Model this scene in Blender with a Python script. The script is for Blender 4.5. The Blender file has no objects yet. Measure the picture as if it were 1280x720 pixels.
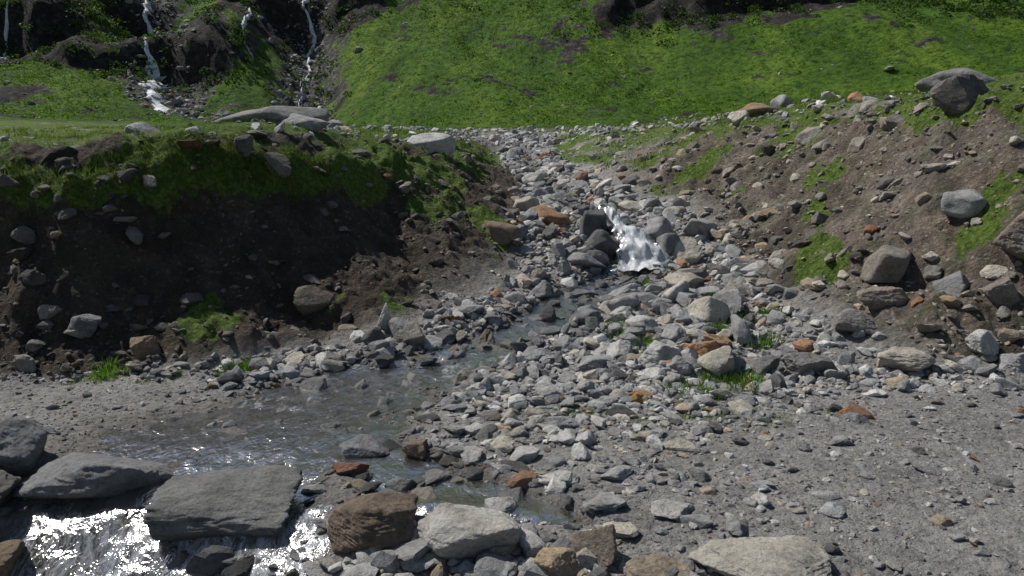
import bpy, bmesh, math, numpy as np
from mathutils import Vector
rng=np.random.default_rng(7)
scene=bpy.context.scene
# ---------------- noise ----------------
def h3(ix,iy,iz,s):
    n=(ix*374761393+iy*668265263+iz*974634777+s*144269504)&0xffffffff
    n=((n^(n>>13))*1274126177)&0xffffffff
    n=n^(n>>16)
    return (n&0xffffff)/8388607.5-1.0
def vn2(x,y,s=0):
    xi=np.floor(x).astype(np.int64);yi=np.floor(y).astype(np.int64)
    fx=x-xi;fy=y-yi;fx=fx*fx*(3-2*fx);fy=fy*fy*(3-2*fy);z=0
    a=h3(xi,yi,z,s);b=h3(xi+1,yi,z,s);c=h3(xi,yi+1,z,s);d=h3(xi+1,yi+1,z,s)
    return (a*(1-fx)+b*fx)*(1-fy)+(c*(1-fx)+d*fx)*fy
def fbm(x,y,s=0,o=5,g=.5):
    t=0;a=1;n=0
    for i in range(o):
        t=t+a*vn2(x*2**i+i*17.3,y*2**i-i*9.1,s+i);n+=a;a*=g
    return t/n
def vn3(p,s=0):
    pi=np.floor(p).astype(np.int64);f=p-pi;f=f*f*(3-2*f);r=0
    for dx in (0,1):
        for dy in (0,1):
            for dz in (0,1):
                w=(f[:,0] if dx else 1-f[:,0])*(f[:,1] if dy else 1-f[:,1])*(f[:,2] if dz else 1-f[:,2])
                r=r+w*h3(pi[:,0]+dx,pi[:,1]+dy,pi[:,2]+dz,s)
    return r
def ss(a,b,x):
    t=np.clip((x-a)/(b-a),0,1);return t*t*(3-2*t)
# ---------------- mesh helper ----------------
def mk(name,V,F,mat,smooth=True,attrs=None,col=None):
    me=bpy.data.meshes.new(name);V=np.asarray(V,dtype=np.float32);F=np.asarray(F,dtype=np.int32)
    k=F.shape[1];me.vertices.add(len(V));me.vertices.foreach_set("co",V.ravel())
    me.loops.add(F.size);me.loops.foreach_set("vertex_index",F.ravel())
    me.polygons.add(len(F));me.polygons.foreach_set("loop_start",np.arange(0,F.size,k,dtype=np.int32))
    me.polygons.foreach_set("use_smooth",np.full(len(F),smooth))
    me.update(calc_edges=True)
    for n,a in (attrs or {}).items():
        at=me.attributes.new(n,'FLOAT','POINT');at.data.foreach_set("value",np.asarray(a,dtype=np.float32).ravel())
    if col is not None:
        at=me.attributes.new("col",'FLOAT_COLOR','POINT')
        c=np.ones((len(V),4),dtype=np.float32);c[:,:3]=col;at.data.foreach_set("color",c.ravel())
    me.materials.append(mat);o=bpy.data.objects.new(name,me);scene.collection.objects.link(o);return o
# ---------------- node helpers ----------------
class NT:
    def __init__(s,name):
        s.m=bpy.data.materials.new(name);s.m.use_nodes=True;s.t=s.m.node_tree;s.t.nodes.clear()
        s.out=s.n('ShaderNodeOutputMaterial')
    def n(s,ty,ins=None,**kw):
        nd=s.t.nodes.new(ty)
        for k,v in kw.items(): setattr(nd,k,v)
        for k,v in (ins or {}).items(): s.set(nd.inputs[k],v)
        return nd
    def set(s,sock,v):
        if hasattr(v,'is_output'): s.t.links.new(v,sock)
        else: sock.default_value=v
    def pos(s): return s.n('ShaderNodeNewGeometry').outputs['Position']
    def noise(s,sc,det=6,rough=.6,vec=None,dist=0):
        return s.n('ShaderNodeTexNoise',{'Vector':vec or s.pos(),'Scale':sc,'Detail':det,'Roughness':rough,'Distortion':dist}).outputs['Fac']
    def vor(s,sc,vec=None,feature='F1'):
        return s.n('ShaderNodeTexVoronoi',{'Vector':vec or s.pos(),'Scale':sc},feature=feature)
    def ramp(s,f,st):
        r=s.n('ShaderNodeValToRGB',{'Fac':f});e=r.color_ramp.elements
        while len(e)<len(st): e.new(.5)
        for i,(p,c) in enumerate(st):
            e[i].position=p;e[i].color=(tuple(c)+(1,)) if hasattr(c,'__len__') else (c,c,c,1)
        return r.outputs['Color']
    def mix(s,f,a,b,bt='MIX'):
        m=s.n('ShaderNodeMix',data_type='RGBA',blend_type=bt)
        s.set(m.inputs[0],f);
        for i,v in ((6,a),(7,b)):
            if not hasattr(v,'is_output') and len(v)==3: v=tuple(v)+(1,)
            s.set(m.inputs[i],v)
        return m.outputs[2]
    def math(s,op,a,b=0,c=0,clamp=False):
        m=s.n('ShaderNodeMath',operation=op,use_clamp=clamp)
        s.set(m.inputs[0],a);s.set(m.inputs[1],b);s.set(m.inputs[2],c);return m.outputs[0]
    def attr(s,n): return s.n('ShaderNodeAttribute',attribute_name=n)
    def bump(s,h,st,d,nrm=None):
        b=s.n('ShaderNodeBump',{'Height':h,'Strength':st,'Distance':d})
        if nrm: s.set(b.inputs['Normal'],nrm)
        return b.outputs[0]
    def done(s,sh): s.t.links.new(sh,s.out.inputs['Surface']);return s.m

# ---------------- control data ----------------
FY=[2,8.5,10,13.5,15,16.3,22,31,45,60];FZ=[0,0,.03,.35,.5,1.1,1.5,2.0,3.0,3.7]
Fl=lambda y:np.interp(y,FY,FZ)
def poly(pts,step=.7):
    out=[]
    for a,b in zip(pts[:-1],pts[1:]):
        a=np.array(a,float);b=np.array(b,float);n=max(1,int(np.linalg.norm((b-a)[:2])/step))
        for i in range(n): out.append(a+(b-a)*i/n)
    out.append(np.array(pts[-1],float));return out
Lf=[(-15,8.8),(-6.6,9.0),(-4.3,9.5),(-2.25,10.4),(-1,11.7),(.2,13.8),(.1,16.5),(.4,22),(-.3,31),(-.3,44)]
Rf=[(15,8.0),(6.3,8.4),(4.8,9.1),(3.7,9.9),(3.9,12.2),(4.7,15.3),(4.2,18),(3.1,22),(1.9,31),(1.2,44)]
Lc=[(-15,11.0,2.3),(-9,10.9,2.3),(-6.5,10.75,2.3),(-5.2,12.0,2.65),(-4.0,14.2,2.92),(-2.7,18,2.85),(-1.8,22,2.7),(-2.5,30,2.95),(-2.4,44,3.3)]
Lm=[(-15,10.35,1.0),(-9,10.3,1.0),(-6.3,10.2,1.0),(-4.7,11.1,1.15),(-3.3,12.5,1.4),(-2.2,15,1.6)]
Rm=[(15,10.1,1.75),(8.0,10.35,1.75),(6.9,12.2,1.8),(6.9,16,2.2),(6.4,20,2.5)]
Rc=[(15,11.2,3.8),(9.2,11.8,3.75),(8.3,14,3.7),(8.2,20,3.75),(7.0,30,3.5),(3.6,44,3.35)]
C=[]
C+=poly([(x,y,Fl(y)) for x,y in Lf]);C+=poly([(x,y,Fl(y)) for x,y in Rf]);C+=poly(Lc,.8);C+=poly(Rc,.8);C+=poly(Lm,.8);C+=poly(Rm,.8)
for x in np.arange(-15,15.1,2.5):
    C+=[np.array((x,y,0.)) for y in (6.3,7.6)]
    C+=[np.array((x,60,3.8+.02*x)),np.array((x,66,4.+.02*x))]
for x,ye in ((-15,5.8),(-9,5.8),(-6,5.8),(-4.5,5.75),(-3.3,5.65),(-2.2,5.3),(-1,4.85),(.3,4.5),(1.7,4.2),(3.5,3.9),(6,3.6),(10,3.5),(15,3.5)):
    k=.42 if x<-1.5 else .2
    C+=[np.array((x,ye,-.02)),np.array((x,ye-.45,-k)),np.array((x,ye-1.2,-k-.35)),np.array((x,0.5,-1.9)),np.array((x,-3,-3.))]
for y in (12,14.5,16.3,19,22,26,31,37,44):
    xs_=np.interp(y,[12,14,16.5,22,31,44],[1.6,2.0,2.5,1.9,.9,.4]);C.append(np.array((xs_,y,Fl(y)-.1)))
for p in ((-12,14,2.5),(-8,14,2.6),(-15,14,2.5),(-8,20,2.8),(-13,20,2.8),(-5,20,2.95),(-6,30,3.2),(-13,30,3.2),(-8,45,3.6),(-14,45,3.6),(-6,37,3.4),(0,52,3.45),
          (12,14,4.0),(15,14,4.2),(11,20,4.0),(15,20,4.5),(11,30,4.0),(15,30,4.7),(8,45,3.9),(15,45,4.7),(12,37,4.2),(10,17,3.9)):
    C.append(np.array(p,float))
C=np.array(C)
D=np.linalg.norm(C[:,None,:2]-C[None,:,:2],axis=2)
nC=len(C);A=np.zeros((nC+3,nC+3));A[:nC,:nC]=D-np.eye(nC)*.03
A[:nC,nC]=1;A[:nC,nC+1:]=C[:,:2];A[nC:,:nC]=A[:nC,nC:].T
Wt=np.linalg.lstsq(A,np.r_[C[:,2],0,0,0],rcond=None)[0]
def base(x,y):
    x=np.asarray(x,float);y=np.asarray(y,float);sh=x.shape;x=x.ravel();y=y.ravel()
    xc=np.clip(x,-15,15);yc=np.clip(y,-3,64);o=np.empty(len(x))
    for i in range(0,len(x),60000):
        a=xc[i:i+60000];b=yc[i:i+60000]
        d=np.sqrt((a[:,None]-C[None,:,0])**2+(b[:,None]-C[None,:,1])**2)
        o[i:i+60000]=d@Wt[:nC]+Wt[nC]+Wt[nC+1]*a+Wt[nC+2]*b
    w=ss(58,72,y);o=o*(1-w)+(4.0)*w
    o+=np.where(y>11,np.maximum(x-15,0)*.14*ss(11,30,y)*(1-ss(60,140,y)*.5),0)+np.maximum(-15-x,0)*.03*ss(11,40,y)
    o+=np.where(y<-3,(y+3)*.25,0)
    return o.reshape(sh)
def segd(x,y,P):
    best=np.full(x.shape,1e9);par=np.zeros(x.shape)
    for i in range(len(P)-1):
        ax,ay=P[i][0],P[i][1];bx,by=P[i+1][0]-ax,P[i+1][1]-ay
        t=np.clip(((x-ax)*bx+(y-ay)*by)/(bx*bx+by*by),0,1)
        d=np.hypot(x-ax-t*bx,y-ay-t*by);m=d<best;best=np.where(m,d,best);par=np.where(m,i+t,par)
    return best,par
ST1=[(.4,46,.3),(.7,31,.35),(1.2,25,.35),(1.9,19,.4),(2.6,16.6,.4),(2.5,14.7,.5),(1.6,13.4,.45),(.7,12.1,.45),(-.45,10.5,.55),(-1.5,9.3,.85),(-2.2,7.8,1.3),(-2.75,6.7,1.5),(-3.0,5.7,1.35),(-3.2,5.0,1.35),(-3.4,4.2,1.4),(-3.8,2.5,1.4)]
ST2=[(-1.9,7.2,.5),(-1.1,6.3,.5),(-.3,5.75,.42),(.3,5.45,.2),(.6,5.3,.06)]
RAV1=[(-20,80),(-32,90),(-47,102),(-58,124),(-69,145),(-95,200)]
RAV2=[(-20,78),(-26,88),(-31,112),(-37,140),(-50,200)]
CL=((42,130,17,9,7),(22,134,8,7,4),(-50,115,8,8,6),(-76,120,11,10,7),(66,142,20,9,6),(-43,138,8,8,6),(-66,134,6,8,5),(-28,140,5,9,4),(-62,112,5,6,3))
def hill(x,y):
    s=np.maximum(y-72+5*vn2(x/30,y/40,5),0)
    z=.62*(np.sqrt(s*s+42**2)-42)
    a=ss(0,40,s)
    z+=a*(5.5*fbm((x+y*.35)/30+3,y/70,11,3)+1.6*fbm((x+.4*y)/9,y/16,21,4))
    z+=a*np.maximum(0,x-20)*.05
    for R,dp,w in ((RAV1,4.5,7),(RAV2,4.2,6)):
        d,_=segd(x,y,R);z-=ss(5,30,s)*dp*np.exp(-(d/w)**2)
    for cx,cy,rx,ry,h in CL:
        u=(x-cx)/rx;v=(y-cy+3*vn2(x/4,y/4,8))/ry
        z+=h*np.exp(-u**4)*(ss(-.5,-.1,v))*np.exp(-np.maximum(v,0)**2*.3)
    return z
# ---------------- grid ----------------
ys=list(np.arange(-150,-10,8.))+list(np.arange(-10,3.,.5));y=3.
while y<650:
    ys.append(y);y+=.035 if y<11 else (max(.035,(y-4)*.0052) if y<165 else y*.03)
xp=[0.];x=0
while x<500:
    x+=.035 if x<7 else (.035+(x-7)*.0075 if x<95 else x*.04);xp.append(x)
xs=np.array([-v for v in xp[:0:-1]]+xp);ys=np.array(ys)
X,Y=np.meshgrid(xs,ys);nx,ny=len(xs),len(ys)
B=base(X,Y)
gy,gx=np.gradient(B,ys,xs);SL=np.hypot(gx,gy)
near=1-ss(45,70,Y)
bank=ss(.25,.5,SL)*near*ss(8.3,9.2,Y)
def chan(x,y):
    d,p=segd(x,y,ST1);w=np.interp(p,range(len(ST1)),[q[2] for q in ST1])
    d2,p2=segd(x,y,ST2);w2=np.interp(p2,range(len(ST2)),[q[2] for q in ST2])
    return np.minimum(d/w,d2/w2)
E=chan(X,Y)+.45*fbm(X*1.3,Y*1.3,77,5)
ch=1-ss(.7,1.15,E)
xL=np.interp(Y,[q[1] for q in Lf],[q[0] for q in Lf]);xR=np.interp(Y,[8.0,8.4,9.1,9.9,12.2,15.3,18,22,31,44],[15,6.3,4.8,3.7,3.9,4.7,4.2,3.1,1.9,1.2])
floor=(ss(-.3,.3,X-xL)*ss(-.3,.3,xR-X))*ss(8.3,9.3,Y)*near
road=(1-ss(8.6,9.6,Y))*ss(3,4.6,Y)
terr=np.clip(1-bank-floor-(1-ss(9,11.3,Y)),0,1)*near*ss(1.9,2.25,B)
H=hill(X,Y)
Z=B+H
rid=1-np.abs(fbm(X*1.1,Y*1.1,31,5))*2
Z+=bank*(.34*fbm(X*.9,Y*.9,41,6,.62)+.17*(rid-.6)+.07*fbm(X*6,Y*6,44,4,.6))
Z-=bank*(X>3)*.28*ss(.1,.5,fbm(X*.55+Y*.5,(Y*.4-X*.3)*.4,46,3)+.1)
lip=ss(1.85,2.1,B)*np.exp(-((B-2.35)/.35)**2)*(X<-2.5)*near
Z+=lip*(.18+.24*fbm(X*1.6,Y*1.6,47,5,.6))
Z+=floor*(.13*fbm(X*1.4,Y*1.4,51,5,.6))
Z+=road*(.03*fbm(X*.8,Y*.8,61,3)+.012*fbm(X*6,Y*6,62,4)+.015)*(1-.5*ch)
Z+=terr*(.16*fbm(X*.5,Y*.5,71,4)+.07*fbm(X*3,Y*3,72,4))
hm=ss(60,85,Y);Z+=hm*(.6*fbm(X*.45,Y*.45,81,5,.68))
Z-=ch*(.085+.10*fbm(X*2.2,Y*2.2,78,4,.6))*(near)
Z+=ss(5.9,5.3,Y)*np.clip(ch*1.3,0,1)*(X<-1)*.16*fbm(X*1.8,Y*1.8,79,4)
def look(G,x,y):
    i=np.clip(np.searchsorted(xs,x)-1,0,nx-2);j=np.clip(np.searchsorted(ys,y)-1,0,ny-2)
    fx=np.clip((x-xs[i])/(xs[i+1]-xs[i]),0,1);fy=np.clip((y-ys[j])/(ys[j+1]-ys[j]),0,1)
    return (G[j,i]*(1-fx)+G[j,i+1]*fx)*(1-fy)+(G[j+1,i]*(1-fx)+G[j+1,i+1]*fx)*fy
dr1,_=segd(X,Y,RAV1);dr2,_=segd(X,Y,RAV2);dr=np.minimum(dr1,dr2*1.15)
Gy,Gx=np.gradient(Z,ys,xs);SLZ=np.hypot(Gx,Gy)
nA=fbm(X*.7,Y*.7,91,5,.6);nB=fbm(X*.12,Y*.12,92,5,.6)
grass=terr*ss(-.4,.1,nA+.25-.9*np.exp(-((Y-44)/10)**2)*np.exp(-(X/5)**2))
topl=ss(1.7,2.4,B)*(X<0)
pt=ss(.05,.35,nA+.5*topl*ss(-.1,.3,fbm(X*.5,Y*.5,99,3)+.15)-.14+.25*np.exp(-((X+1.0)/1.2)**2-((Y-15.5)/3)**2)+.5*np.exp(-((X-(4.5+.33*(Y-10)))/.45)**2)*ss(9.4,10,Y)+.16*ss(16,30,Y)+.02*(X>6)+.55*ss(3.0,3.5,B)*(X>0))
grass=np.maximum(grass,bank*pt)
grass=np.maximum(grass,lip*1.3*ss(-.4,.0,nA+.05))
grass=np.maximum(grass,.8*ss(.0,.4,nA+.1)*np.exp(-((Y-9.15)/.35)**2)*(X<-3))
grass=np.maximum(grass,.75*ss(-.05,.35,fbm(X*2.2,Y*2.2,95,4)+.1)*np.exp(-((X-1.7)/1.3)**2-((Y-7.6)/.5)**2))
hg=ss(55,72,Y)
clm=np.zeros_like(Z)
for cx,cy,rx,ry,h in CL:
    clm=np.maximum(clm,np.exp(-((X-cx)/rx/1.05)**4-((Y-cy+2)/ry/.9)**2))
clm=ss(.3,.5,clm+1.2*nB+.5*nA)
rockm=np.maximum(1-ss(1.5,6,dr+7*nA+4*nB),np.maximum(clm,ss(1.1,1.4,SLZ+.25*nB)*ss(80,95,Y)))
bare=.75*ss(.2,.45,fbm(X*.05,Y*.22,97,5,.6)-.1)*(ss(15,30,X)+.7*ss(-25,-45,X))
grass=grass*(1-hg)+hg*np.clip(1-rockm-bare*.4,0,1)
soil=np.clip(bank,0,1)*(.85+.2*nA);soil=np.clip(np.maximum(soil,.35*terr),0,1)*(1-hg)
dark=clm*hg+(1-hg)*bank*np.maximum(ss(1,-1,X)*.98,.6*ss(.05,.35,fbm(X*.8+7,Y*.8,98,4)))  # dark cliff rock; left bank's shade painted into its colour; random dark soil patches
wet=(1-ss(.85,1.4,E))*near
V=np.stack([X.ravel(),Y.ravel(),Z.ravel()],1)
I=np.arange(nx*ny).reshape(ny,nx)
F=np.stack([I[:-1,:-1].ravel(),I[:-1,1:].ravel(),I[1:,1:].ravel(),I[1:,:-1].ravel()],1)
# ---------------- terrain material ----------------
t=NT("terrain_mat");P=t.pos()
dn=t.n('ShaderNodeTexNoise',{'Vector':P,'Scale':3.,'Detail':2.})
warp=t.n('ShaderNodeMixRGB',{'Fac':.06,'Color1':P,'Color2':dn.outputs['Color']}).outputs[0]
v1=t.vor(16,warp);v2=t.vor(45,warp)
cellv=t.n('ShaderNodeSeparateColor',{'Color':v1.outputs['Color']}).outputs[0]
cell2=t.n('ShaderNodeSeparateColor',{'Color':v2.outputs['Color']}).outputs[0]
nbig=t.noise(2.3,7,.7);nmid=t.noise(8,6,.7)
grav=t.ramp(nmid,[(.25,(.15,.143,.133)),(.5,(.265,.255,.24)),(.75,(.38,.368,.35))])
grav=t.mix(1.,grav,t.ramp(t.noise(.9,4,.6),[(.3,.72),(.65,1.18)]),'MULTIPLY')
stones=t.ramp(cellv,[(0,(.07,.068,.065)),(.5,(.2,.195,.185)),(.85,(.40,.39,.37)),(1,(.3,.22,.16))])
smask=t.math('MULTIPLY',t.math('LESS_THAN',v1.outputs['Distance'],.42),t.math('GREATER_THAN',nbig,.47))
grav=t.mix(t.math('MULTIPLY',smask,.6),grav,stones)
grav=t.mix(t.math('MULTIPLY',t.math('LESS_THAN',v2.outputs['Distance'],.35),.5),grav,t.ramp(cell2,[(0,.07),(.6,.24),(1,.48)]))
so=t.ramp(nbig,[(.3,(.034,.023,.015)),(.47,(.092,.064,.043)),(.62,(.20,.152,.108))])
so=t.mix(t.math('MULTIPLY',smask,.6),so,t.ramp(cellv,[(0,(.05,.04,.03)),(.6,(.18,.155,.13)),(1,(.40,.37,.33))]))
so=t.mix(t.math('MULTIPLY',t.math('LESS_THAN',v2.outputs['Distance'],.35),.4),so,t.ramp(cell2,[(0,.03),(.6,.13),(1,.4)]))
so=t.mix(t.ramp(t.noise(1.3,6,.75),[(.48,0.),(.58,.5)]),so,(.065,.085,.03))
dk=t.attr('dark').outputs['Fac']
far=t.n('ShaderNodeMapRange',{'Value':t.n('ShaderNodeSeparateXYZ',{'Vector':P}).outputs[1],'From Min':50.,'From Max':75.}).outputs[0]
rocky=t.ramp(t.noise(.8,9,.78),[(.35,(.04,.039,.036)),(.52,(.13,.125,.115)),(.65,(.38,.36,.33))])
st=t.n('ShaderNodeMapping',{'Vector':P,'Rotation':(0,0,.35),'Scale':(1.,.35,.35)}).outputs[0]
gg=t.ramp(t.noise(.11,7,.68,st),[(.32,(.045,.115,.008)),(.5,(.10,.21,.015)),(.66,(.19,.30,.03))])
gf=t.ramp(t.noise(1.1,8,.82),[(.38,(.14,.22,.2)),(.47,(.8,.84,.8)),(.60,(1.5,1.4,1.4))])
gcol=t.mix(1.,gg,gf,'MULTIPLY')
gcol=t.mix(t.ramp(t.noise(.35,7,.8,st),[(.60,0.),(.66,.5)]),gcol,(.22,.22,.11))
gnear=t.ramp(t.noise(14,5,.7),[(.3,(.025,.04,.008)),(.5,(.075,.125,.018)),(.7,(.17,.21,.05))])
gcol=t.mix(far,gnear,gcol)
base_c=t.mix(t.attr('soil').outputs['Fac'],grav,so)
base_c=t.mix(far,base_c,rocky)
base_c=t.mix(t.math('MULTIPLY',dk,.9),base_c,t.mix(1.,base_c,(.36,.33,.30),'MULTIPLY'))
ga=t.math('ADD',t.attr('grass').outputs['Fac'],t.math('MULTIPLY',t.math('SUBTRACT',nmid,.5),1.3))
ga=t.math('ADD',ga,t.math('MULTIPLY',t.math('SUBTRACT',t.noise(.6,6,.75),.5),t.math('MULTIPLY',far,1.4)))
gm=t.n('ShaderNodeMapRange',{'Value':ga,'From Min':.38,'From Max':.6}).outputs[0]
c=t.mix(gm,base_c,gcol)
w=t.attr('wet').outputs['Fac']
c=t.mix(t.math('MULTIPLY',w,.75),c,t.mix(1.,c,(.52,.49,.45),'MULTIPLY'))
hgt=t.math('ADD',t.math('MULTIPLY',t.noise(5,8,.75),.15),t.math('MULTIPLY',t.math('SUBTRACT',.5,v1.outputs['Distance']),.03))
hgt=t.math('ADD',hgt,t.math('MULTIPLY',t.math('SUBTRACT',.5,v2.outputs['Distance']),.014))
nb=t.bump(hgt,.95,1.0)
nb=t.bump(t.math('MULTIPLY',t.math('MULTIPLY',t.noise(1.1,7,.78),far),1.9),1.,1.,nb)
rg=t.math('SUBTRACT',.92,t.math('MULTIPLY',w,.4))
pb=t.n('ShaderNodeBsdfPrincipled',{'Base Color':c,'Roughness':rg,'Normal':nb,'Specular IOR Level':.2})
terrain_mat=t.done(pb.outputs[0])
mk("ground",V,F,terrain_mat,True,{'grass':grass,'soil':soil,'wet':wet,'dark':dark})
# ---------------- rocks ----------------
def ico(l):
    bm=bmesh.new();bmesh.ops.create_icosphere(bm,subdivisions=l,radius=1.0)
    v=np.array([q.co[:] for q in bm.verts]);f=np.array([[q.index for q in p.verts] for p in bm.faces]);bm.free()
    v/=np.linalg.norm(v,axis=1)[:,None];return v,f
ICO={l:ico(l) for l in (1,2,3,4,6)}
def rockshape(l,seed,k=None,amp=.03,npl=10):
    r=np.random.default_rng(seed);d,f=ICO[l]
    if k is None: k=60. if seed%3 else 16.
    n=r.normal(size=(npl,3));n/=np.linalg.norm(n,axis=1)[:,None]
    for i in range(1,npl):
        for _ in range(8):
            if np.max(n[:i]@n[i])>.78:
                n[i]=r.normal(size=3);n[i]/=np.linalg.norm(n[i])
    off=r.uniform(.42,.9,npl)
    q=np.maximum(d@n.T,.02);rr=np.minimum(off/q,3)
    rr=np.c_[rr,np.full(len(d),1.22)]
    R=-np.log(np.exp(-k*rr).sum(1))/k
    v=d*R[:,None]
    if l>=3: v*= (1+amp*(vn3(v*2.5+seed,seed)+.5*vn3(v*6,seed+1)+.3*vn3(v*14,seed+2)))[:,None]
    if l>=6: v*= (1+.014*(vn3(v*28,seed+3)+.6*vn3(v*55,seed+4))-.05*np.abs(vn3(v*4*np.array([1,1,3]),seed+5)))[:,None]
    return v
PAL=np.array([(.36,.357,.348),(.25,.25,.248),(.54,.53,.50),(.45,.415,.345),(.34,.20,.115),(.14,.138,.134),(.31,.315,.313),(.40,.33,.24)])
PR=np.array([.25,.17,.21,.11,.020,.08,.14,.03])
def rotm(yaw,tx,ty):
    cz,sz=np.cos(yaw),np.sin(yaw);cx,sx=np.cos(tx),np.sin(tx);cy,sy=np.cos(ty),np.sin(ty)
    o=np.zeros_like(cz);i=o+1
    Rz=np.stack([cz,-sz,o,sz,cz,o,o,o,i],-1).reshape(-1,3,3)
    Rx=np.stack([i,o,o,o,cx,-sx,o,sx,cx],-1).reshape(-1,3,3)
    Ry=np.stack([cy,o,sy,o,i,o,-sy,o,cy],-1).reshape(-1,3,3)
    return Rx@Ry@Rz
def rocks(name,x,y,size,level,mat,sink=.3,tint=None,flat=(.35,.8),smooth=False,tilt=.3,nshape=16,seed=100):
    n=len(x);z=look(Z,x,y)
    s=np.stack([size,size*rng.uniform(.5,1,n),size*rng.uniform(*flat,n)],1)
    R=rotm(rng.uniform(0,6.28,n),rng.normal(0,tilt,n),rng.normal(0,tilt,n))
    P_=np.stack([x,y,z+s[:,2]*(.62-sink*2*.62)],1)
    ci=rng.choice(len(PAL),n,p=PR/PR.sum());c=PAL[ci]*rng.uniform(.75,1.2,(n,1))
    wt=look(wet,x,y);c=c*(1-.55*wt[:,None])
    if tint is not None: c=c*tint(x,y)
    sid=rng.integers(0,nshape,n);Vs=[];Fs=[];Cs=[];o=0;Ws=[]
    for lv,msk in (((level,((y<14.5)&(size>.035))|(size>.25)),(2,((y>=14.5)|(size<=.035))&(size<=.25))) if level>=3 else ((level,y<1e9),)):
      f=ICO[lv][1]
      for k in range(nshape):
        m=np.where((sid==k)&msk)[0]
        if not len(m): continue
        b=rockshape(lv,seed+k)
        v=np.einsum('nij,nmj->nmi',R[m],b[None]*s[m][:,None,:])+P_[m][:,None,:]
        Vs.append(v.reshape(-1,3));Cs.append(np.repeat(c[m],len(b),0));Ws.append(np.repeat(wt[m],len(b)))
        ff=f[None]+(np.arange(len(m))*len(b))[:,None,None]+o;Fs.append(ff.reshape(-1,3));o+=len(m)*len(b)
    return mk(name,np.concatenate(Vs),np.concatenate(Fs),mat,smooth,{'wet':np.concatenate(Ws)},np.concatenate(Cs))
t=NT("stone_mat");P=t.pos()
ac=t.attr('col').outputs['Color']
n1=t.ramp(t.noise(4,8,.72),[(.3,.5),(.5,1.),(.68,1.3)])
c=t.mix(1.,ac,n1,'MULTIPLY')
c=t.mix(t.ramp(t.noise(28,5,.7),[(.50,0.),(.62,.6)]),c,t.mix(1.,c,(.45,.45,.47),'MULTIPLY'))
c=t.mix(t.ramp(t.noise(2.1,5,.7),[(.58,0.),(.7,.4)]),c,(.20,.15,.095))
w=t.attr('wet').outputs['Fac']
nb=t.bump(t.noise(9,8,.75),.9,.09);nb=t.bump(t.noise(60,4,.7),.4,.012,nb)
stone_mat=t.done(t.n('ShaderNodeBsdfPrincipled',{'Base Color':c,'Normal':nb,'Roughness':t.math('SUBTRACT',.9,t.math('MULTIPLY',w,.45)),'Specular IOR Level':.25}).outputs[0])
def scat(n,x0,x1,y0,y1,dens):
    x=rng.uniform(x0,x1,n);y=rng.uniform(y0,y1,n);k=rng.uniform(0,1,n)<dens(x,y);return x[k],y[k]
def pareto(n,a,b,al=2.2):
    u=rng.uniform(0,1,n);return (a**-al+(b**-al-a**-al)*u)**(-1/al)
bk=lambda x,y:look(bank,x,y)
fl=lambda x,y:look(floor,x,y)
cov=lambda x,y:np.clip(1-look(terr,x,y),0,1)*ss(8.6,9.2,y)*ss(2.45,2.25,look(B,x,y)*(x<0))
chn=lambda x,y:look(ch,x,y)
fan=lambda x,y:np.exp(-((x-(1.5-.5*(9.5-y)))/ (2.0))**2)*ss(4.2,5,y)*ss(10.5,8.5,y)*(.5+.5*ss(6,8.3,y))
clump=lambda x,y:ss(-.4,.25,fbm(x*1.2+13,y*1.2+5,301,3))
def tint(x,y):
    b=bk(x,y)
    return (1-(.55*b*(x<0)+.2*b*(x>0)))[:,None]*np.where(b[:,None]>.5,np.array([[1,.93,.84]]),1.)  # left-bank stones darkened to go with the shade painted on that bank
x,y=scat(75000,-4,7,8.3,48,lambda x,y:(fl(x,y)*.95)*(1-.7*chn(x,y))*(.4+.6*clump(x,y))*np.clip(16/y,.3,1))
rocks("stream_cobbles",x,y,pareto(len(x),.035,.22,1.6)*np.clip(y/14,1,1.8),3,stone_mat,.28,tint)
x,y=scat(2600,-4,7,8.8,50,lambda x,y:fl(x,y)*(1-.5*chn(x,y))*(.5+.5*clump(x,y))*ss(8.5,11,y))
rocks("gully_boulders",x,y,pareto(len(x),.15,.5,2.0),4,stone_mat,.25,tint)
x,y=scat(17000,-4,6,4.0,10,lambda x,y:fan(x,y)*(1-.5*chn(x,y))*(.25+.75*clump(x,y)))
rocks("fan_cobbles",x,y,pareto(len(x),.03,.2,1.6),3,stone_mat,.3,tint,flat=(.3,.6),tilt=.18)
x,y=scat(80000,-13,14,8.8,46,lambda x,y:cov(x,y)*(1-fl(x,y))*(.12+.88*clump(x*1.3,y*1.3)**1.5)*np.clip(13/y,.3,1)*np.where(x<0,.55,.8))
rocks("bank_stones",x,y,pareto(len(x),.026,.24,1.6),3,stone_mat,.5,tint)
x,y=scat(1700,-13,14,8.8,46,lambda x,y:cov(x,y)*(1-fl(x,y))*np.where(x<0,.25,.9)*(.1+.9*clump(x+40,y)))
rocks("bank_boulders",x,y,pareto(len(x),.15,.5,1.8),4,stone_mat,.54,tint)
x,y=scat(2200,3.4,6.2,9.3,16.5,lambda x,y:(1-chn(x,y))*np.exp(-((x-(3.9+.16*(y-10)))/.5)**2))
rocks("gully_side_stones",x,y,pareto(len(x),.04,.28,1.6),3,stone_mat,.4,tint)
x,y=scat(3000,3.6,14,8.2,10.8,lambda x,y:(np.exp(-((y-9.0)/.5)**2)))
rocks("roadside_stones",x,y,pareto(len(x),.035,.22,1.9),3,stone_mat,.38,tint)
x,y=scat(3600,-14,-1.5,8.9,11,lambda x,y:(np.exp(-((y-9.3-.25*np.maximum(x+4,0))/.35)**2)))
rocks("bank_foot_stones",x,y,pareto(len(x),.03,.17,2.),3,stone_mat,.35,tint)
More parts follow.
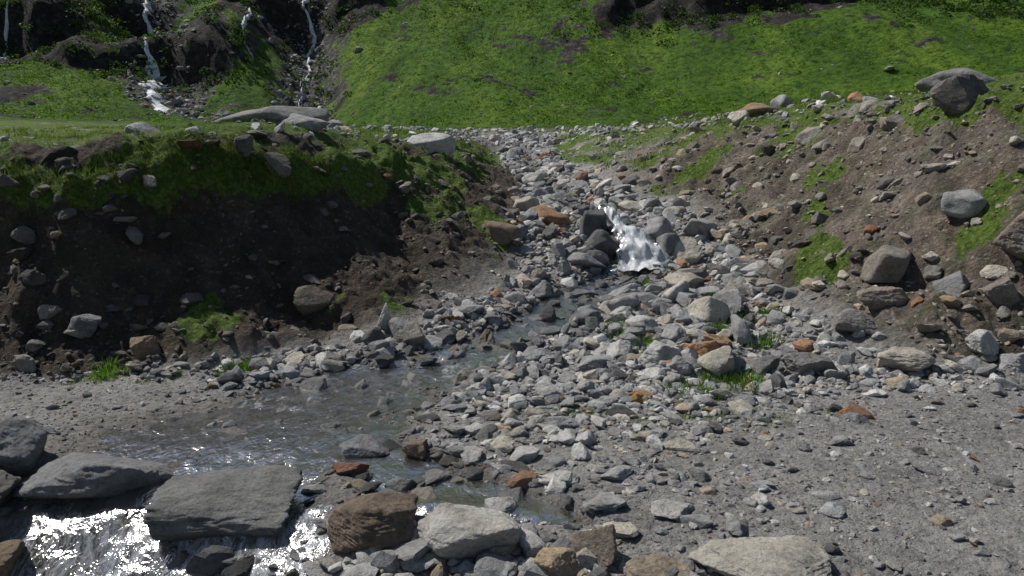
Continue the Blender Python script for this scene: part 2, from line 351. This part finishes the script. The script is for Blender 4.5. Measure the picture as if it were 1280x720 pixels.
x,y=scat(6500,-16,16,11,62,lambda x,y:look(terr,x,y)*(.3+.7*np.exp(-(x/6)**2)*ss(25,40,y)))
rocks("terrace_stones",x,y,pareto(len(x),.07,.42,1.8),3,stone_mat,.35,lambda x,y:np.full((len(x),1),1.1))
cl=np.array(poly(Rc,.1)+poly(Lc[1:],.12));cl=cl+rng.normal(0,.4,cl.shape)
rocks("crest_stones",cl[:,0],cl[:,1],pareto(len(cl),.06,.32,1.8),3,stone_mat,.4,tint)
x,y=scat(40000,-9,9,3.5,9.3,lambda x,y:(.35+.65*ss(-.3,.3,fbm(x*1.7,y*1.7,311,3)))*(1-.3*chn(x,y))*.75)
rocks("road_gravel",x,y,pareto(len(x),.009,.04,2.),1,stone_mat,.3,None)
x,y=scat(1900,-9,9,3.5,9,lambda x,y:.8+0*x)
rocks("road_stones",x,y,pareto(len(x),.03,.11,1.9),3,stone_mat,.35,None,flat=(.3,.6))
x,y=scat(3800,-7,8,3.2,6.4,lambda x,y:np.exp(-((y-np.interp(x,[-6,-4,-2,0,2,5],[5.4,5.3,5.0,4.7,4.4,3.9]))/.33)**2)*np.where(x>2.4,.12,.75))
rocks("edge_cobbles",x,y,pareto(len(x),.05,.24,1.5),3,stone_mat,.3,None)
x,y=scat(34000,-100,-10,74,170,lambda x,y:look(1-ss(1.5,7,dr+3*nA),x,y)*.5)
rocks("ravine_scree",x,y,pareto(len(x),.18,1.0,2.),2,stone_mat,.35,lambda x,y:np.full((len(x),1),.8))
x,y=scat(1100,-100,110,62,170,lambda x,y:.12+.5*look(clm,x,y)+.6*look(bare,x,y)+.25*ss(-20,-35,x))
rocks("hillside_boulders",x,y,pareto(len(x),.2,1.1,2.),3,stone_mat,.4,lambda x,y:np.full((len(x),1),.8))
# boulders  x,y,(hw,hd,hh),yaw,tilt,colour
g1=(.22,.22,.219);g2=(.34,.338,.33);lt=(.47,.46,.43);bg=(.42,.385,.32);ru=(.32,.19,.11);br=(.22,.165,.12)
HB=[(-3.75,6.15,.70,.42,.27,.15,.06,g1),(-2.35,5.6,.60,.40,.25,-.1,-.03,(.19,.19,.18)),(-4.75,6.3,.4,.35,.3,.5,.1,g1),(-4.6,5.75,.35,.3,.2,.2,0,(.14,.135,.12)),(-4.2,5.2,.3,.25,.2,.2,0,(.2,.15,.1)),
(-1.04,5.1,.35,.28,.22,.3,.12,(.19,.145,.11)),(-.33,5.0,.42,.32,.19,-.3,-.05,(.46,.44,.40)),(.6,4.8,.18,.18,.2,.8,.2,(.24,.2,.16)),(.33,4.65,.2,.17,.13,.2,0,(.42,.32,.21)),(1.75,4.6,.48,.3,.12,.05,.03,(.45,.42,.36)),(1.0,4.55,.24,.18,.11,.1,.1,(.34,.28,.21)),
(-1.47,6.2,.17,.13,.09,.2,.05,(.22,.11,.07)),(-.98,5.98,.15,.12,.09,.4,0,g1),(-1.44,6.68,.24,.17,.1,.3,.1,g1),(.42,6.0,.22,.16,.06,.1,0,lt),(-.9,6.65,.16,.12,.1,1,.1,br),(.75,5.5,.2,.13,.06,.5,0,g2),(-.1,5.55,.18,.14,.08,1.3,0,lt),(1.3,5.4,.2,.15,.05,.3,.05,lt),(.95,6.1,.18,.1,.05,.9,0,g2),(.1,6.5,.17,.12,.07,.9,0,lt),(-.35,7.1,.16,.12,.07,.4,0,lt),(.5,7.3,.2,.13,.08,.2,0,g2),(1.45,8.1,.1,.08,.08,.2,0,(.42,.25,.08)),
(5.1,9.15,.4,.3,.2,.05,.03,bg),(3.85,9.15,.29,.24,.2,.5,.05,(.23,.22,.205)),(3.25,9.2,.24,.2,.17,.8,0,(.22,.215,.21)),(2.0,9.6,.36,.3,.22,.2,.1,lt),(2.65,9.9,.24,.22,.16,.7,.1,(.36,.21,.12)),(2.95,10.2,.22,.18,.15,.2,.1,(.38,.25,.15)),(1.1,9.5,.26,.2,.12,.4,0,g2),(1.55,10.1,.22,.2,.16,.4,.1,lt),(2.5,10.7,.26,.22,.18,1.1,.1,g2),(2.2,9.2,.2,.18,.15,1.1,.1,g2),
(2.9,12.7,.3,.25,.28,.4,.1,lt),(3.3,13.6,.4,.3,.22,.2,.1,bg),(1.9,12.2,.3,.26,.2,.2,0,g2),(2.1,11.3,.26,.2,.14,.3,.1,lt),(1.2,11.6,.22,.2,.16,.8,.1,g1),
(.9,17,.5,.38,.36,.3,.1,ru),(-.2,15.2,.36,.3,.25,.3,.1,br),(.4,18.5,.4,.35,.3,.3,.1,bg),(1.85,15.4,.4,.35,.4,.1,.2,(.12,.12,.12)),(1.8,16.2,.35,.3,.45,.5,.2,(.13,.13,.13)),(3.35,15.4,.4,.35,.4,.9,.1,g1),(3.3,16.2,.4,.35,.4,.9,.1,g2),(4.3,16.4,.45,.4,.3,.2,0,g2),(1.3,21,.5,.35,.25,.1,0,g1),(1.2,27,.5,.4,.25,.1,0,g2),(.7,24,.4,.35,.3,.1,0,lt),
(7.6,10.5,.62,.5,.42,.3,.15,(.24,.2,.165)),(8.0,9.9,.4,.35,.34,.9,.1,(.24,.21,.18)),(6.9,10.1,.28,.25,.26,.3,0,(.22,.195,.17)),(5.6,10.8,.5,.3,.25,.3,.1,(.26,.22,.18)),(6.1,11.6,.5,.35,.3,.6,0,(.25,.225,.195)),(6.6,10.7,.4,.3,.25,1.2,.1,g1),(5.0,10.3,.38,.26,.2,.2,.1,(.28,.26,.24)),(6.5,9.0,.3,.25,.2,.4,.1,g2),(6.2,9.3,.24,.2,.18,.9,.1,lt),(8.6,10.8,.5,.4,.35,.9,.1,g1),(7.1,9.3,.3,.25,.22,.2,.1,g2),(7.3,11.8,.4,.3,.25,.2,.1,g2),
(-5.3,16.3,1.25,.8,.42,.05,.07,(.25,.245,.23)),(-4.3,15.6,.5,.35,.22,.3,.0,g2),(-2.2,20,.7,.45,.35,.3,.0,lt),(10.4,17.2,1.1,.8,.42,.3,.12,(.25,.245,.235)),(8.0,25,.8,.6,.4,.2,.0,(.3,.21,.14)),(9.2,25.5,.5,.5,.35,.8,.0,g2),(9.3,13.1,.36,.3,.25,.2,.0,lt),
(-5.05,9.75,.22,.2,.18,.3,.1,(.26,.19,.13)),(-5.9,9.8,.22,.2,.16,.7,.1,g1),(-1.95,10.75,.12,.1,.32,.2,.3,lt),(-3.4,9.5,.18,.15,.1,.2,.1,g1),(-2.9,9.2,.16,.12,.1,.2,.1,g2)]
for i,(x,y,a,b,h,yaw,tl,cc) in enumerate(HB):
    lv=6 if y<11 else 4
    v=rockshape(lv,500+i*3,k=(30. if i%2 else 20.),npl=13,amp=.06);v=v-(v.max(0)+v.min(0))/2;v=v/np.abs(v).max(0)*np.array([a,b,h])
    R=rotm(np.array([yaw]),np.array([tl*.5]),np.array([tl]))[0];v=v@R.T
    z0=float(look(Z,np.array([x]),np.array([y]))[0]);v+=np.array([x,y,z0+h*(.4 if y<11 or a>1 else .3)*(.3 if (x>5 and y>9.6 and y<12.5) else 1)])
    wv=float(look(wet,np.array([x]),np.array([y]))[0]);ww=np.clip(wv*.4+wv*ss(z0+.12,z0,v[:,2]),0,1)
    col=np.array(cc)[None]*(1-.45*ss(.12,0,v[:,2]-z0)*wv)[:,None]
    mk("boulder",v,ICO[lv][1],stone_mat,True,{'wet':ww},col)
# ---------------- water ----------------
t=NT("water_mat");P=t.pos()
mp=t.n('ShaderNodeMapping',{'Vector':P,'Scale':(1.,.55,1.)}).outputs[0]
nb=t.bump(t.noise(8,4,.6,mp,.6),.7,.05);nb=t.bump(t.noise(26,3,.55,mp,.4),.5,.012,nb)
fr=t.n('ShaderNodeFresnel',{'IOR':1.33,'Normal':nb}).outputs[0]
gl=t.n('ShaderNodeBsdfGlossy',{'Color':(.9,.9,.9,1),'Roughness':.18,'Normal':nb}).outputs[0]
tr=t.n('ShaderNodeBsdfTransparent',{'Color':(.82,.81,.77,1)}).outputs[0]
murk=t.n('ShaderNodeBsdfDiffuse',{'Color':(.15,.145,.13,1),'Normal':nb}).outputs[0]
tr=t.n('ShaderNodeMixShader',{0:.2,1:tr,2:murk}).outputs[0]
wa=t.n('ShaderNodeMixShader',{0:t.math('MULTIPLY',fr,.6),1:tr,2:gl}).outputs[0]
fo=t.attr('foam').outputs['Fac']
mf=t.n('ShaderNodeMapping',{'Vector':P,'Scale':(1.,.4,.4)}).outputs[0]
fm=t.math('ADD',t.math('MULTIPLY',fo,1.0),t.math('MULTIPLY',t.math('SUBTRACT',t.noise(8,8,.78,mf,1.2),.5),3.6))
fm=t.n('ShaderNodeMapRange',{'Value':fm,'From Min':.35,'From Max':1.25}).outputs[0]
fm=t.math('MULTIPLY',fm,t.n('ShaderNodeMapRange',{'Value':fo,'From Min':.02,'From Max':.4}).outputs[0])
wh=t.n('ShaderNodeBsdfPrincipled',{'Base Color':(.52,.54,.56,1),'Roughness':.9,'Specular IOR Level':.05,'Normal':t.bump(t.noise(26,6,.75,mf,.5),.8,.04)}).outputs[0]
water_mat=t.done(t.n('ShaderNodeMixShader',{0:fm,1:wa,2:wh}).outputs[0])
def ribbon(ST,name,ds=.03,nt=100,over=1.8,up=-.035,foamf=None):
    P_=np.array(ST,float);L=np.r_[0,np.cumsum(np.hypot(*np.diff(P_[:,:2],axis=0).T))]
    s=np.arange(0,L[-1],ds);cx=np.interp(s,L,P_[:,0]);cy=np.interp(s,L,P_[:,1]);w_=np.interp(s,L,P_[:,2])
    k=np.ones(25)/25
    pad=lambda a:np.convolve(np.r_[np.full(12,a[0]),a,np.full(12,a[-1])],k,'valid')
    cx,cy=pad(cx),pad(cy);tx=np.gradient(cx);ty=np.gradient(cy);l=np.hypot(tx,ty);nxx,nyy=-ty/l,tx/l
    tt=np.linspace(-1,1,nt)*over
    XX=cx[:,None]+nxx[:,None]*tt*w_[:,None];YY=cy[:,None]+nyy[:,None]*tt*w_[:,None]
    BB=base(XX,YY)
    fo=foamf(XX,YY) if foamf else 0*XX
    casc=ss(5.9,5.3,YY)
    out=ss(1.15,1.7,np.abs(tt))[None,:]
    ZZ=BB+up-.10*out+.008*fbm(XX*4,YY*4,401,3)+fo*.05*fbm(XX*6,YY*4,402,4)+casc*(.12*fbm(XX*1.8,YY*1.8,79,4)+.03)
    n,m=XX.shape;I=np.arange(n*m).reshape(n,m)
    F=np.stack([I[:-1,:-1].ravel(),I[:-1,1:].ravel(),I[1:,1:].ravel(),I[1:,:-1].ravel()],1)
    return mk(name,np.stack([XX.ravel(),YY.ravel(),ZZ.ravel()],1),F,water_mat,True,{'foam':fo})
def foamf(x,y):
    f=ss(5.95,5.35,y)*ss(-.9,-1.6,x)*(.6+.4*fbm(x*1.6,y*2.2,409,3))
    f=np.maximum(f,.6*np.exp(-((y-14.3)/.6)**2))
    f=np.maximum(f,.42*ss(.0,.35,fbm(x*1.5,y*1.5,410,3))*ss(7,10,y)*(y<14))
    f=np.maximum(f,.4*ss(15.5,16.5,y))
    f=np.maximum(f,.34*ss(.0,.35,fbm(x*1.2,y*1.2,411,3))*(y<8.5))
    return f
ribbon(ST1,"mountain_stream",foamf=foamf)
ribbon(ST2,"shallow_stream_water",nt=50,up=-.05,foamf=lambda x,y:.15+0*x)
def fall(name,pts,nt=30,seed=0):
    P_=np.array(pts,float);L=np.r_[0,np.cumsum(np.linalg.norm(np.diff(P_[:,:3],axis=0),axis=1))]
    s=np.linspace(0,L[-1],90);c=np.stack([np.interp(s,L,P_[:,i]) for i in range(4)],1)
    k=np.ones(5)/5
    for i in range(4): c[:,i]=np.convolve(np.r_[np.full(2,c[0,i]),c[:,i],np.full(2,c[-1,i])],k,'valid')
    tt=np.linspace(-1,1,nt);XX=c[:,0:1]+tt*c[:,3:4]+.06*vn2(s[:,None]*5+0*tt,0*s[:,None]+tt*2,seed+9);YY=c[:,1:2]+0*tt+.10*fbm(XX*7,s[:,None]*2+0*XX,seed,3);ZZ=c[:,2:3]-.08*tt**2+.10*fbm(XX*8,s[:,None]*4+0*XX,seed+3,4)
    n,m=XX.shape;I=np.arange(n*m).reshape(n,m);F=np.stack([I[:-1,:-1].ravel(),I[:-1,1:].ravel(),I[1:,1:].ravel(),I[1:,:-1].ravel()],1)
    ed=(1.35-np.abs(tt)**2.5)*ss(0,.15,s/L[-1])[:,None]
    return mk(name,np.stack([XX.ravel(),YY.ravel(),ZZ.ravel()],1),F,water_mat,True,{'foam':ed})
fall("waterfall",[(2.15,16.9,1.5,.16),(2.2,16.3,1.46,.19),(2.35,16.0,1.2,.18),(2.5,15.7,1.14,.32),(2.65,15.45,.92,.42),(2.7,15.05,.84,.5),(2.74,14.85,.58,.55),(2.55,14.3,.46,.55)])
def drape(pts,off=.3,seed=0):
    P_=np.array(pts,float);L=np.r_[0,np.cumsum(np.hypot(*np.diff(P_[:,:2],axis=0).T))];s=np.arange(0,L[-1],.2)
    cx=np.interp(s,L,P_[:,0])+1.6*fbm(s*.25,s*0,seed,4,.6);cy=np.interp(s,L,P_[:,1]);w_=np.interp(s,L,P_[:,2])*(1+.7*fbm(s*.8,s*0,seed+5,3))
    tt=np.linspace(-1,1,9);XX=cx[:,None]+tt*w_[:,None];YY=cy[:,None]+0*XX
    ZZ=look(Z,XX.ravel(),YY.ravel()).reshape(XX.shape)+off-.5*np.abs(tt)**2+.35*fbm(XX*.9,YY*.9,seed+8,3)
    n,m=XX.shape;I=np.arange(n*m).reshape(n,m);F=np.stack([I[:-1,:-1].ravel(),I[:-1,1:].ravel(),I[1:,1:].ravel(),I[1:,:-1].ravel()],1)
    return np.stack([XX.ravel(),YY.ravel(),ZZ.ravel()],1),F
t=NT("far_white_mat")
white_mat=t.done(t.n('ShaderNodeBsdfPrincipled',{'Base Color':t.ramp(t.noise(1.2,8,.7),[(.3,(.3,.3,.3)),(.55,(.62,.64,.66))]),'Roughness':.7,'Normal':t.bump(t.noise(2,6),.6,.4)}).outputs[0])
for nm,pts,sd in (("snow_patch",[(-45,97,.5),(-47,100,1.5),(-50,106,1.7),(-54,113,1.3),(-56,117,.3)],1),("cascade",[(-56,118,.3),(-62,131,.6),(-69,145,.5),(-85,178,.6)],2),("cascade",[(-31.5,112,.1),(-34,127,.2),(-37,140,.45),(-45,175,.5)],3),("cascade",[(-71,98,.15),(-74,108,.25),(-79,122,.2)],4),("cascade",[(-40,117,.1),(-43,123,.3),(-46,134,.3)],5)):
    V_,F=drape(pts,seed=sd);mk(nm,V_,F,white_mat,True)
# ---------------- grass tufts ----------------
t=NT("grass_mat");ac=t.attr('col').outputs['Color']
grass_mat=t.done(t.n('ShaderNodeMixShader',{0:.4,1:t.n('ShaderNodeBsdfPrincipled',{'Base Color':ac,'Roughness':.6,'Specular IOR Level':.2}).outputs[0],2:t.n('ShaderNodeBsdfTranslucent',{'Color':t.mix(1.,ac,(1.3,1.3,.8),'MULTIPLY')}).outputs[0]}).outputs[0])
def tufts(name,x,y,h,nb,spread,bw,colA=(.045,.09,.012),colB=(.14,.20,.04)):
    n=len(x);h=np.broadcast_to(h,(n,));N=n*nb
    a=rng.uniform(0,6.28,N);r=np.sqrt(rng.uniform(0,1,N))*np.repeat(spread*h,nb)
    px=np.repeat(x,nb)+np.cos(a)*r;py=np.repeat(y,nb)+np.sin(a)*r;pz=look(Z,px,py)-.01
    hh=np.repeat(h,nb)*rng.uniform(.5,1.1,N);lean=rng.uniform(.1,.7,N)*hh;la=a+rng.normal(0,.6,N)
    b=rng.uniform(0,3.14,N);w=bw*rng.uniform(.6,1.2,N)*np.repeat(h,nb)/.15
    bx,by=np.cos(b)*w,np.sin(b)*w
    p0=np.stack([px-bx,py-by,pz],1);p1=np.stack([px+bx,py+by,pz],1)
    mx=px+np.cos(la)*lean*.4;my=py+np.sin(la)*lean*.4
    p2=np.stack([mx+bx*.7,my+by*.7,pz+hh*.6],1);p3=np.stack([mx-bx*.7,my-by*.7,pz+hh*.6],1)
    tip=np.stack([px+np.cos(la)*lean,py+np.sin(la)*lean,pz+hh],1)
    V=np.stack([p0,p1,p2,p3,tip],1).reshape(-1,3);i=np.arange(N)*5
    F=np.concatenate([np.stack([i,i+1,i+2],1),np.stack([i,i+2,i+3],1),np.stack([i+3,i+2,i+4],1)])
    u=np.repeat(rng.uniform(0,1,n),nb)*.6+rng.uniform(0,.4,N)
    c=np.array(colA)*(1-u[:,None])+np.array(colB)*u[:,None]
    return mk(name,V,F,grass_mat,False,None,np.repeat(c,5,0))
gr=lambda x,y:look(grass,x,y)
x,y=scat(26000,-14,14,8.8,30,lambda x,y:gr(x,y)*(.3+.7*ss(-.2,.4,fbm(x*1.5,y*1.5,501,3)))*np.where((x>0)&(bk(x,y)>.5),.75,1))
tufts("grass_tufts",x,y,rng.uniform(.035,.10,len(x)),20,1.1,.0055)
x,y=scat(8500,-14,-2,9.8,14,lambda x,y:look(lip,x,y)*ss(.2,.7,gr(x,y)))
tufts("bank_edge_grass",x,y,rng.uniform(.045,.12,len(x)),24,1.2,.007,(.022,.045,.008),(.10,.145,.03))
x,y=scat(14000,-22,22,22,68,lambda x,y:gr(x,y)*ss(-.3,.4,fbm(x*.8,y*.8,502,3)))
tufts("meadow_grass",x,y,rng.uniform(.08,.2,len(x)),12,1.3,.014)
x,y=scat(4600,-.3,3.8,7,8.4,lambda x,y:gr(x,y)*.8)
tufts("road_grass",x,y,rng.uniform(.025,.06,len(x)),16,1.2,.006)
pl=np.array([(1.75,11.2),(2.7,9.15),(2.55,9.0),(3.3,11.6),(3.5,12.1),(3.6,12.6),(2.5,13.7),(3.2,11.0),(2.4,8.4),(-5.2,9.2),(-3.6,9.4),(3.6,10.4),(2.9,8.7),(1.9,10.6),(4.1,11.3)])
x=np.repeat(pl[:,0],9)+rng.normal(0,.12,len(pl)*9);y=np.repeat(pl[:,1],9)+rng.normal(0,.12,len(pl)*9)
tufts("green_plants",x,y,rng.uniform(.08,.2,len(x)),26,1.,.009,(.04,.10,.01),(.12,.23,.03))
# ---------------- shrubs on hillside ----------------
def shrubs(name,x,y,R_,nl=70,ls=.2,cA=(.018,.042,.006),cB=(.05,.10,.015)):
    n=len(x);z=look(Z,x,y);N=n*nl;d=rng.normal(size=(N,3));d/=np.linalg.norm(d,axis=1)[:,None]
    rr=np.repeat(R_,nl);p=d*(rng.uniform(.5,1,N)**.5*rr)[:,None]*np.array([1.2,1.,.65]);
    lob=1+.35*vn3(d*1.7+np.repeat(rng.uniform(0,50,n),nl)[:,None],5);p*=lob[:,None]
    p+=np.stack([np.repeat(x,nl),np.repeat(y,nl),np.repeat(z+.35*R_,nl)],1)
    a=rng.normal(size=(N,3));a/=np.linalg.norm(a,axis=1)[:,None];b=np.cross(a,rng.normal(size=(N,3)));b/=np.linalg.norm(b,axis=1)[:,None]
    s=(ls*rng.uniform(.6,1.3,N)*np.sqrt(rr))[:,None]
    V=np.stack([p-a*s,p-b*s*.7,p+a*s,p+b*s*.7],1).reshape(-1,3);F=np.arange(N*4).reshape(-1,4)
    u=np.repeat(rng.uniform(0,1,n),nl)*.5+.5*rng.uniform(0,1,N);c=np.array(cA)*(1-u[:,None])+np.array(cB)*u[:,None]
    return mk(name,V,F,grass_mat,False,None,np.repeat(c,4,0))
def sd(x,y):
    m=0
    for cx,cy,rx,ry in ((42,127,20,6),(22,130,9,6),(-50,112,10,6),(-44,122,8,10),(-76,115,12,9),(70,118,14,9),(84,110,14,10),(66,140,22,8),(-43,140,12,12),(-85,130,14,15),(-64,130,7,12),(0,150,25,8),(-28,130,5,14),(-62,106,5,4)):
        m=m+np.exp(-((x-cx)/rx)**2-((y-cy)/ry)**2)
    return np.clip(m,0,1)*ss(-.3,.1,fbm(x*.12,y*.12,601,3))
x,y=scat(8500,-110,115,82,175,sd)
shrubs("alder_shrubs",x,y,rng.uniform(.4,1.3,len(x)),55)
x,y=scat(26000,-100,100,74,160,lambda x,y:(.12+.88*ss(-.1,.4,fbm((x+.4*y)*.12,y*.05,603,4)))*(look(grass,x,y)>.5))
shrubs("dwarf_shrubs",x,y,rng.uniform(.14,.42,len(x)),12,.2,(.05,.115,.008),(.125,.22,.022))
# ---------------- camera, light ----------------
cam=bpy.data.cameras.new("camera");cam.lens=25.7;cam.sensor_width=36;cam.clip_end=3000
co=bpy.data.objects.new("camera",cam);scene.collection.objects.link(co);co.location=(0,0,3);co.rotation_euler=(math.radians(78.5),0,0);scene.camera=co
S=Vector((-.66,.40,.95)).normalized()
sl=bpy.data.lights.new("sun",'SUN');sl.energy=5.;sl.angle=math.radians(.53);sl.color=(1,.96,.9)
so_=bpy.data.objects.new("sun",sl);scene.collection.objects.link(so_);so_.rotation_euler=S.to_track_quat('Z','Y').to_euler()
w=bpy.data.worlds.new("World");scene.world=w;w.use_nodes=True;nt=w.node_tree
sk=nt.nodes.new('ShaderNodeTexSky');sk.sky_type='NISHITA';sk.sun_disc=False;sk.sun_elevation=math.asin(S.z);sk.sun_rotation=math.atan2(S.x,S.y)
bgn=nt.nodes['Background'];nt.links.new(sk.outputs[0],bgn.inputs[0]);bgn.inputs[1].default_value=.075
scene.view_settings.view_transform='Standard';scene.view_settings.look='None';scene.view_settings.exposure=0
